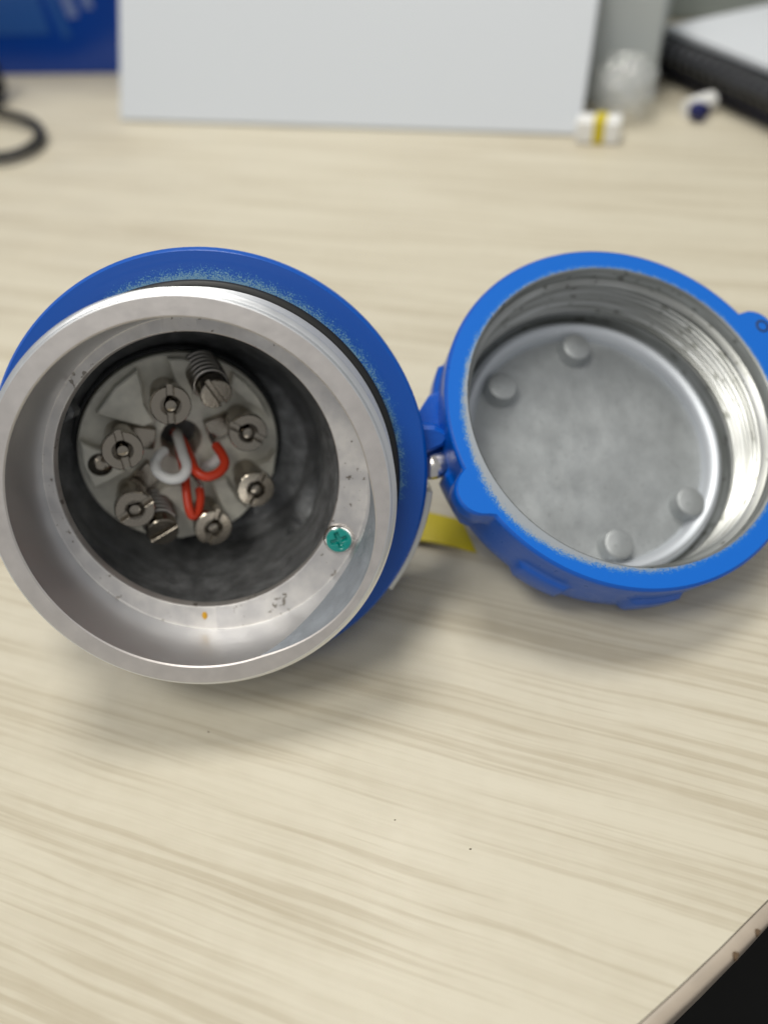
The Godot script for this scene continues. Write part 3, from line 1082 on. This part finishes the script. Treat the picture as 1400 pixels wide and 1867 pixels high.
	for c in [["shell", 0.0125, 0.0], ["inner_shell", 0.0088, 7.0]]:
		rows = []
		for j in 25:
			var el := lerpf(-1.1, PI / 2, j / 24.0)
			var row := PackedVector3Array()
			for i in 49:
				var a := TAU * (i % 48) / 48
				var p := Vector3(cos(el) * cos(a), sin(el), cos(el) * sin(a))
				var r: float = c[1] * (1.0 + 0.3 * absf(crease.get_noise_3dv(p * 0.03 + Vector3(c[2], 0, 0))) + 0.05 * crease.get_noise_3dv(p * 0.08 + Vector3(0, c[2], 0)))
				row.append(p * r + Vector3(0, 0.0125, 0))
			rows.append(row)
		mb = MB.new()
		mb.grid(rows, true, Vector3(0, 0.0125, 0))
		part(c[0], mb, M.clear, dome)

	# pile of notebooks at the right
	var nd := (Vector3(0.1875, 0, -0.3436) - Vector3(0.1648, 0, -0.4268)).normalized()
	var nb := Basis(nd, Vector3.UP, nd.cross(Vector3.UP))
	var nat := Vector3(0.1560, 0, -0.4120)
	mb = card(Vector3(0.24, 0.006, 0.17), M.navy, Transform3D(), 0.001)
	o = part("navy_notebook", mb, M.navy, self, Transform3D(nb, nat + nd * 0.115 - nb.z * 0.094))
	tag(o, "dark navy notebook at the bottom of the pile on the right", "notebook")
	var top := thing("spiral_notebook", "black spiral notebook with a white page open, on top of the navy notebook", "notebook", Transform3D(nb, nat + Vector3(0, 0.0062, 0) + nd * 0.115 - nb.z * 0.085))
	mb = card(Vector3(0.23, 0.012, 0.17), M.black_cover, Transform3D(), 0.001)
	part("cover", mb, M.black_cover, top)
	mb = card(Vector3(0.229, 0.003, 0.163), M.paper, Transform3D(Basis(), Vector3(0.0, 0.0122, -0.003)), 0.0004)
	part("pages", mb, M.paper, top)
	mb = MB.new()
	mb.tube([Vector3(-0.113, 0, 0), Vector3(0, 0, 0), Vector3(0.113, 0, 0)], 0.0028, 8, 2)
	for i in 38:
		var x := -0.112 + 0.224 * i / 37.0
		var loop := []
		for k in 12:
			var a := TAU * k / 12
			loop.append(Vector3(x + 0.001 * sin(a), cos(a) * 0.0044, sin(a) * 0.0044))
		mb.tube(loop, 0.0007, 6, 2, true)
	var coil := part("coil", mb, M.coil, top, Transform3D(Basis(), Vector3(0, 0.0075, 0.083)))
	mb = card(Vector3(0.05, 0.008, 0.03), M.tan_card, Transform3D(), 0.001)
	o = part("tan_card", mb, M.tan_card, self, Transform3D(nb, nat + Vector3(0, 0.0216, 0) + nd * 0.107 - nb.z * 0.026))
	tag(o, "tan card lying on the spiral notebook at the right edge", "card")
	var sc := thing("bottle_top", "small white plastic top with a blue end beside the notebooks", "bottle top", Transform3D(Basis(Vector3.UP, 0.4), Vector3(0.1600, 0.0042, -0.3560)))
	mb = MB.new()
	mb.lathe([Vector2(0, -0.008), Vector2(0.0042, -0.0078), Vector2(0.0042, 0.006), Vector2(0, 0.0062)], 20)
	part("barrel", mb, M.white_plastic, sc, Transform3D(Basis(Vector3(0, 0, 1), PI / 2), Vector3.ZERO))
	mb = MB.new()
	mb.lathe([Vector2(0, -0.003), Vector2(0.0034, -0.003), Vector2(0.0034, 0.003), Vector2(0, 0.0034)], 20)
	part("blue_end", mb, M.navy, sc, Transform3D(Basis(Vector3(1, 0, 0), PI / 2), Vector3(-0.004, 0, 0.005)))
	# grey partition behind the pile
	mb = card(Vector3(0.9, 0.35, 0.02), M.partition, Transform3D(), 0.002)
	o = part("partition", mb, M.partition, self, Transform3D(Basis(bx, Vector3.UP, bx.cross(Vector3.UP)), Vector3(0.33, 0, -0.455)))
	tag(o, "grey desk partition standing behind the pile of notebooks", "partition")


# ---------------------------------------------------------------- lamps over the desk
func lamp(x: float, z: float, energy: float, label: String) -> void:
	var l := thing("ceiling_lamp", label, "ceiling lamp", Transform3D(Basis(), Vector3(x, 1.9, z)), "square panel lamps over the desk")
	var mb := MB.new()
	mb.box(Vector3(0.62, 0.04, 0.62), 0.004, Transform3D(Basis(), Vector3(0, 0.004, 0)))
	part("frame", mb, M.lamp_frame, l)
	mb = MB.new()
	mb.box(Vector3(0.58, 0.003, 0.58), 0.001, Transform3D(Basis(), Vector3(0, -0.001, 0)))
	part("lamp_diffuser", mb, M.lamp, l)
	var a := AreaLight3D.new()
	a.name = "light"
	a.area_size = Vector2(0.58, 0.58)
	a.light_energy = energy
	a.light_color = Color(1.0, 0.985, 0.95)
	a.area_range = 8.0
	a.shadow_enabled = true
	a.position = Vector3(0, -0.006, 0)
	a.rotation = Vector3(-PI / 2, 0, 0)
	l.add_child(a)


func _ready() -> void:
	# camera: a phone held close over the desk
	var cam := Camera3D.new()
	cam.name = "camera"
	var at := CameraAttributesPhysical.new()
	at.frustum_focal_length = 17.997
	at.frustum_focus_distance = 0.134
	at.exposure_aperture = 5.2
	at.frustum_near = 0.02
	at.frustum_far = 20.0
	cam.attributes = at
	cam.near = 0.02
	cam.far = 20.0
	cam.fov = 67.38
	cam.transform = Transform3D(Basis(Vector3(0.9931, -0.082, 0.0843), Vector3(0.1176, 0.6923, -0.7119), Vector3(0, 0.7169, 0.6972)).orthonormalized(), Vector3(0, 0.1356, 0))
	add_child(cam)
	var we := WorldEnvironment.new()
	we.name = "surroundings"
	var e := Environment.new()
	e.background_mode = Environment.BG_COLOR
	e.background_color = Color(0.35, 0.355, 0.36).linear_to_srgb()
	e.tonemap_mode = Environment.TONE_MAPPER_LINEAR
	e.tonemap_exposure = 1.0
	e.sdfgi_enabled = true
	e.ssao_enabled = true
	e.ssil_enabled = true
	we.environment = e
	add_child(we)
	make_materials()
	lamp(-0.66, 0.42, 1.6, "square ceiling lamp to the left, nearer the viewer")
	lamp(-0.35, 1.25, 0.6, "square ceiling lamp behind the viewer")
	lamp(-0.10, -0.72, 1.75, "square ceiling lamp above the far edge of the desk")

	make_desk()
	make_housing()
	make_cap()
	make_background()
